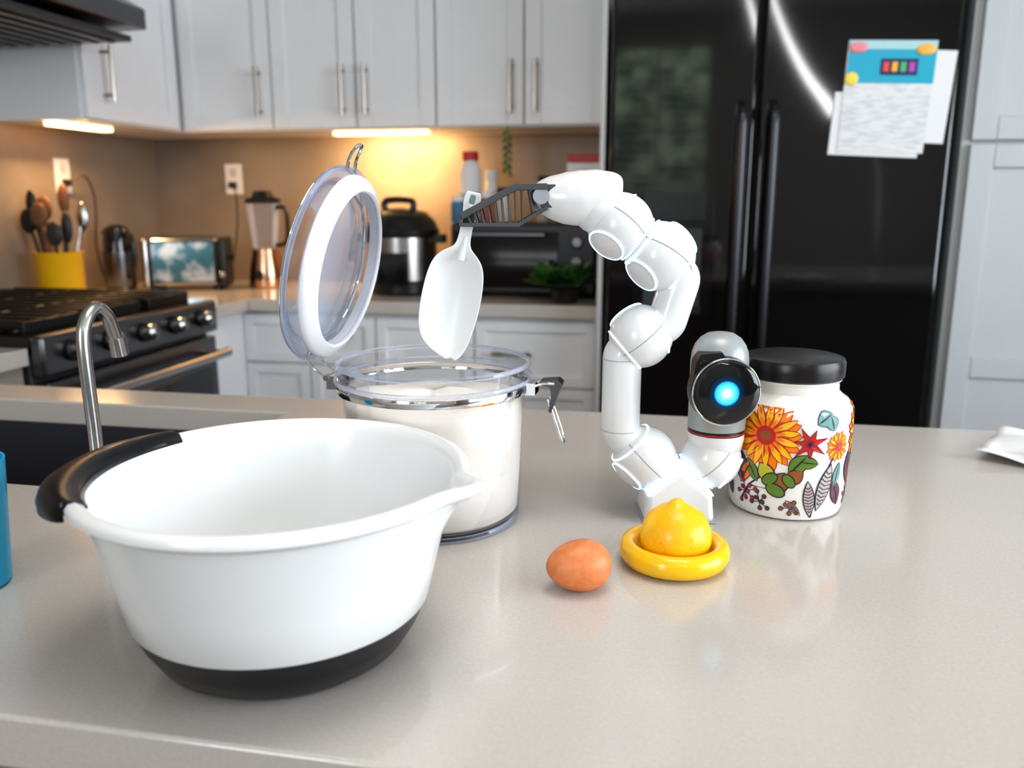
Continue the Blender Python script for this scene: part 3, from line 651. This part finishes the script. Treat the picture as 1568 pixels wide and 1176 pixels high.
for i in range(90):
    a=random.uniform(0,2*pi); l=random.uniform(.06,.10); e=random.uniform(-.1,1.1)
    X=T(random.uniform(-.08,.06),random.uniform(-.02,.02),.06)@RZ(a)@RY(-e)
    l*=.85
    vs=[b.bm.verts.new(X@Vector(p)) for p in((0,0,0),(l*.4,l*.35,.004),(l*.8,l*.28,.01),(l,0,.004),(l*.8,-l*.28,.01),(l*.4,-l*.35,.004))]
    f=b.bm.faces.new(vs); f.material_index=b.mi(M['leaf'])
b.done('leaves',g,flat=True)
g=grp('hanging_vine',(-.585,2.93,1.489)); b=MB()
b.tube(smooth([(0,-.005,.0),(.004,-.01,-.05),(-.004,-.012,-.10),(.006,-.01,-.15)],5),.0025,M['leaf'],8)
for i in range(12):
    z=-.01-.012*i; s_=1 if i%2 else -1
    vs=[b.bm.verts.new(p) for p in((0,-.01,z),(s_*.012,-.018,z-.006),(s_*.018,-.014,z-.022),(s_*.006,-.014,z-.02))]
    f=b.bm.faces.new(vs); f.material_index=b.mi(M['leaf'])
b.done('tendril',g,flat=True)
def outlet(loc,rz):
    g=grp('wall_outlet',loc,rz); b=MB(); b.box(-.037,.037,-.006,0,-.06,.06,M['paper'])
    for z in(-.025,.025): b.box(-.014,.014,-.008,-.006,z-.016,z+.016,col('socket',(.55,.55,.55)))
    b.box(-.012,.012,-.03,-.008,-.035,-.012,M['black']); b.done('plate',g,bevel=.002)
    return g
g=outlet((-1.80,3.289,1.33),0); b=MB(); b.tube(smooth([(0,-.03,-.023),(.03,-.05,-.06),(.03,-.06,-.2),(.04,-.15,-.36),(.05,-.22,-.40)],6),.003,M['black'],8); b.done('cord',g)
g=outlet((-2.149,2.72,1.33),pi/2); b=MB(); b.tube(smooth([(0,-.03,-.023),(.04,-.06,-.0),(.07,-.07,-.08),(.08,-.05,-.25),(.07,-.08,-.38)],6),.003,M['black'],8); b.done('cord',g)
g=grp('added_streak_arcs',(1.25,-1.0,0)); b=MB()  # unseen glowing arcs added for the streaks mirrored in the fridge doors
b.disc((0,0,0),(0,0,1),.16,.02,M['steel']); b.tube(smooth([(0,0,.02),(.0,0,.9),(-.05,0,1.5),(-.30,0,1.80)],8),.012,M['steel'],12); b.done('pole',g)
b=MB(); pts=smooth([(-.31,0,1.78),(-.38,0,1.87),(-.50,0,2.02),(-.62,0,2.22),(-.72,0,2.44),(-.76,0,2.58)],6); b.tube(pts,[.036-.026*i/(len(pts)-1) for i in range(len(pts))],M['streakglow'],14,sq=(1,.4))
pts=smooth([(-.80,.02,2.24),(-.85,.02,2.38),(-.89,.02,2.50),(-.91,.02,2.62)],6); b.tube(pts,[.020-.012*i/(len(pts)-1) for i in range(len(pts))],M['streakglow'],12,sq=(1,.4)); b.tube([(-.76,0,2.58),(-.91,.02,2.62)],.006,M['steel'],8); b.done('streak_blades',g)
# ------------------------------------------------------------------ lights
w=bpy.data.worlds.new('World'); scene.world=w; w.use_nodes=True; w.node_tree.nodes['Background'].inputs[0].default_value=(.80,.90,1,1); w.node_tree.nodes['Background'].inputs[1].default_value=6.0
area('window_daylight_right',(XR-.03,.2,1.6),(0,math.radians(90),0),1.35,2.7,42,(.95,.97,1))
area('window_daylight_front',(-1.35,YF+.02,1.8),(math.radians(90),0,0),.78,1.28,22,(.95,.97,1))
area('ceiling_lamp',(.1,.6,ZC-.03),(0,0,0),.9,.9,14,(1,.96,.91))
g=grp('ceiling_light_fixture',(.1,.6,ZC)); b=MB(); 
for a in((-.49,.49,-.49,-.46),(-.49,.49,.46,.49),(-.49,-.46,-.46,.46),(.46,.49,-.46,.46)): b.box(a[0],a[1],a[2],a[3],-.04,0,M['steel'])
b.done('frame',g)
# ------------------------------------------------------------------ camera
cd=bpy.data.cameras.new('Camera'); cam=bpy.data.objects.new('Camera',cd); scene.collection.objects.link(cam)
cam.location=(0,0,CT+.33); cam.rotation_euler=(math.radians(90-12.28),0,math.radians(11.05))
cd.sensor_width=36; cd.lens=29.85; cd.clip_start=.02
cd.dof.use_dof=True; cd.dof.focus_distance=.80; cd.dof.aperture_fstop=5.0
scene.camera=cam
scene.view_settings.view_transform='Standard'
try: scene.view_settings.look='Medium High Contrast'
except Exception: pass
scene.view_settings.exposure=-.15
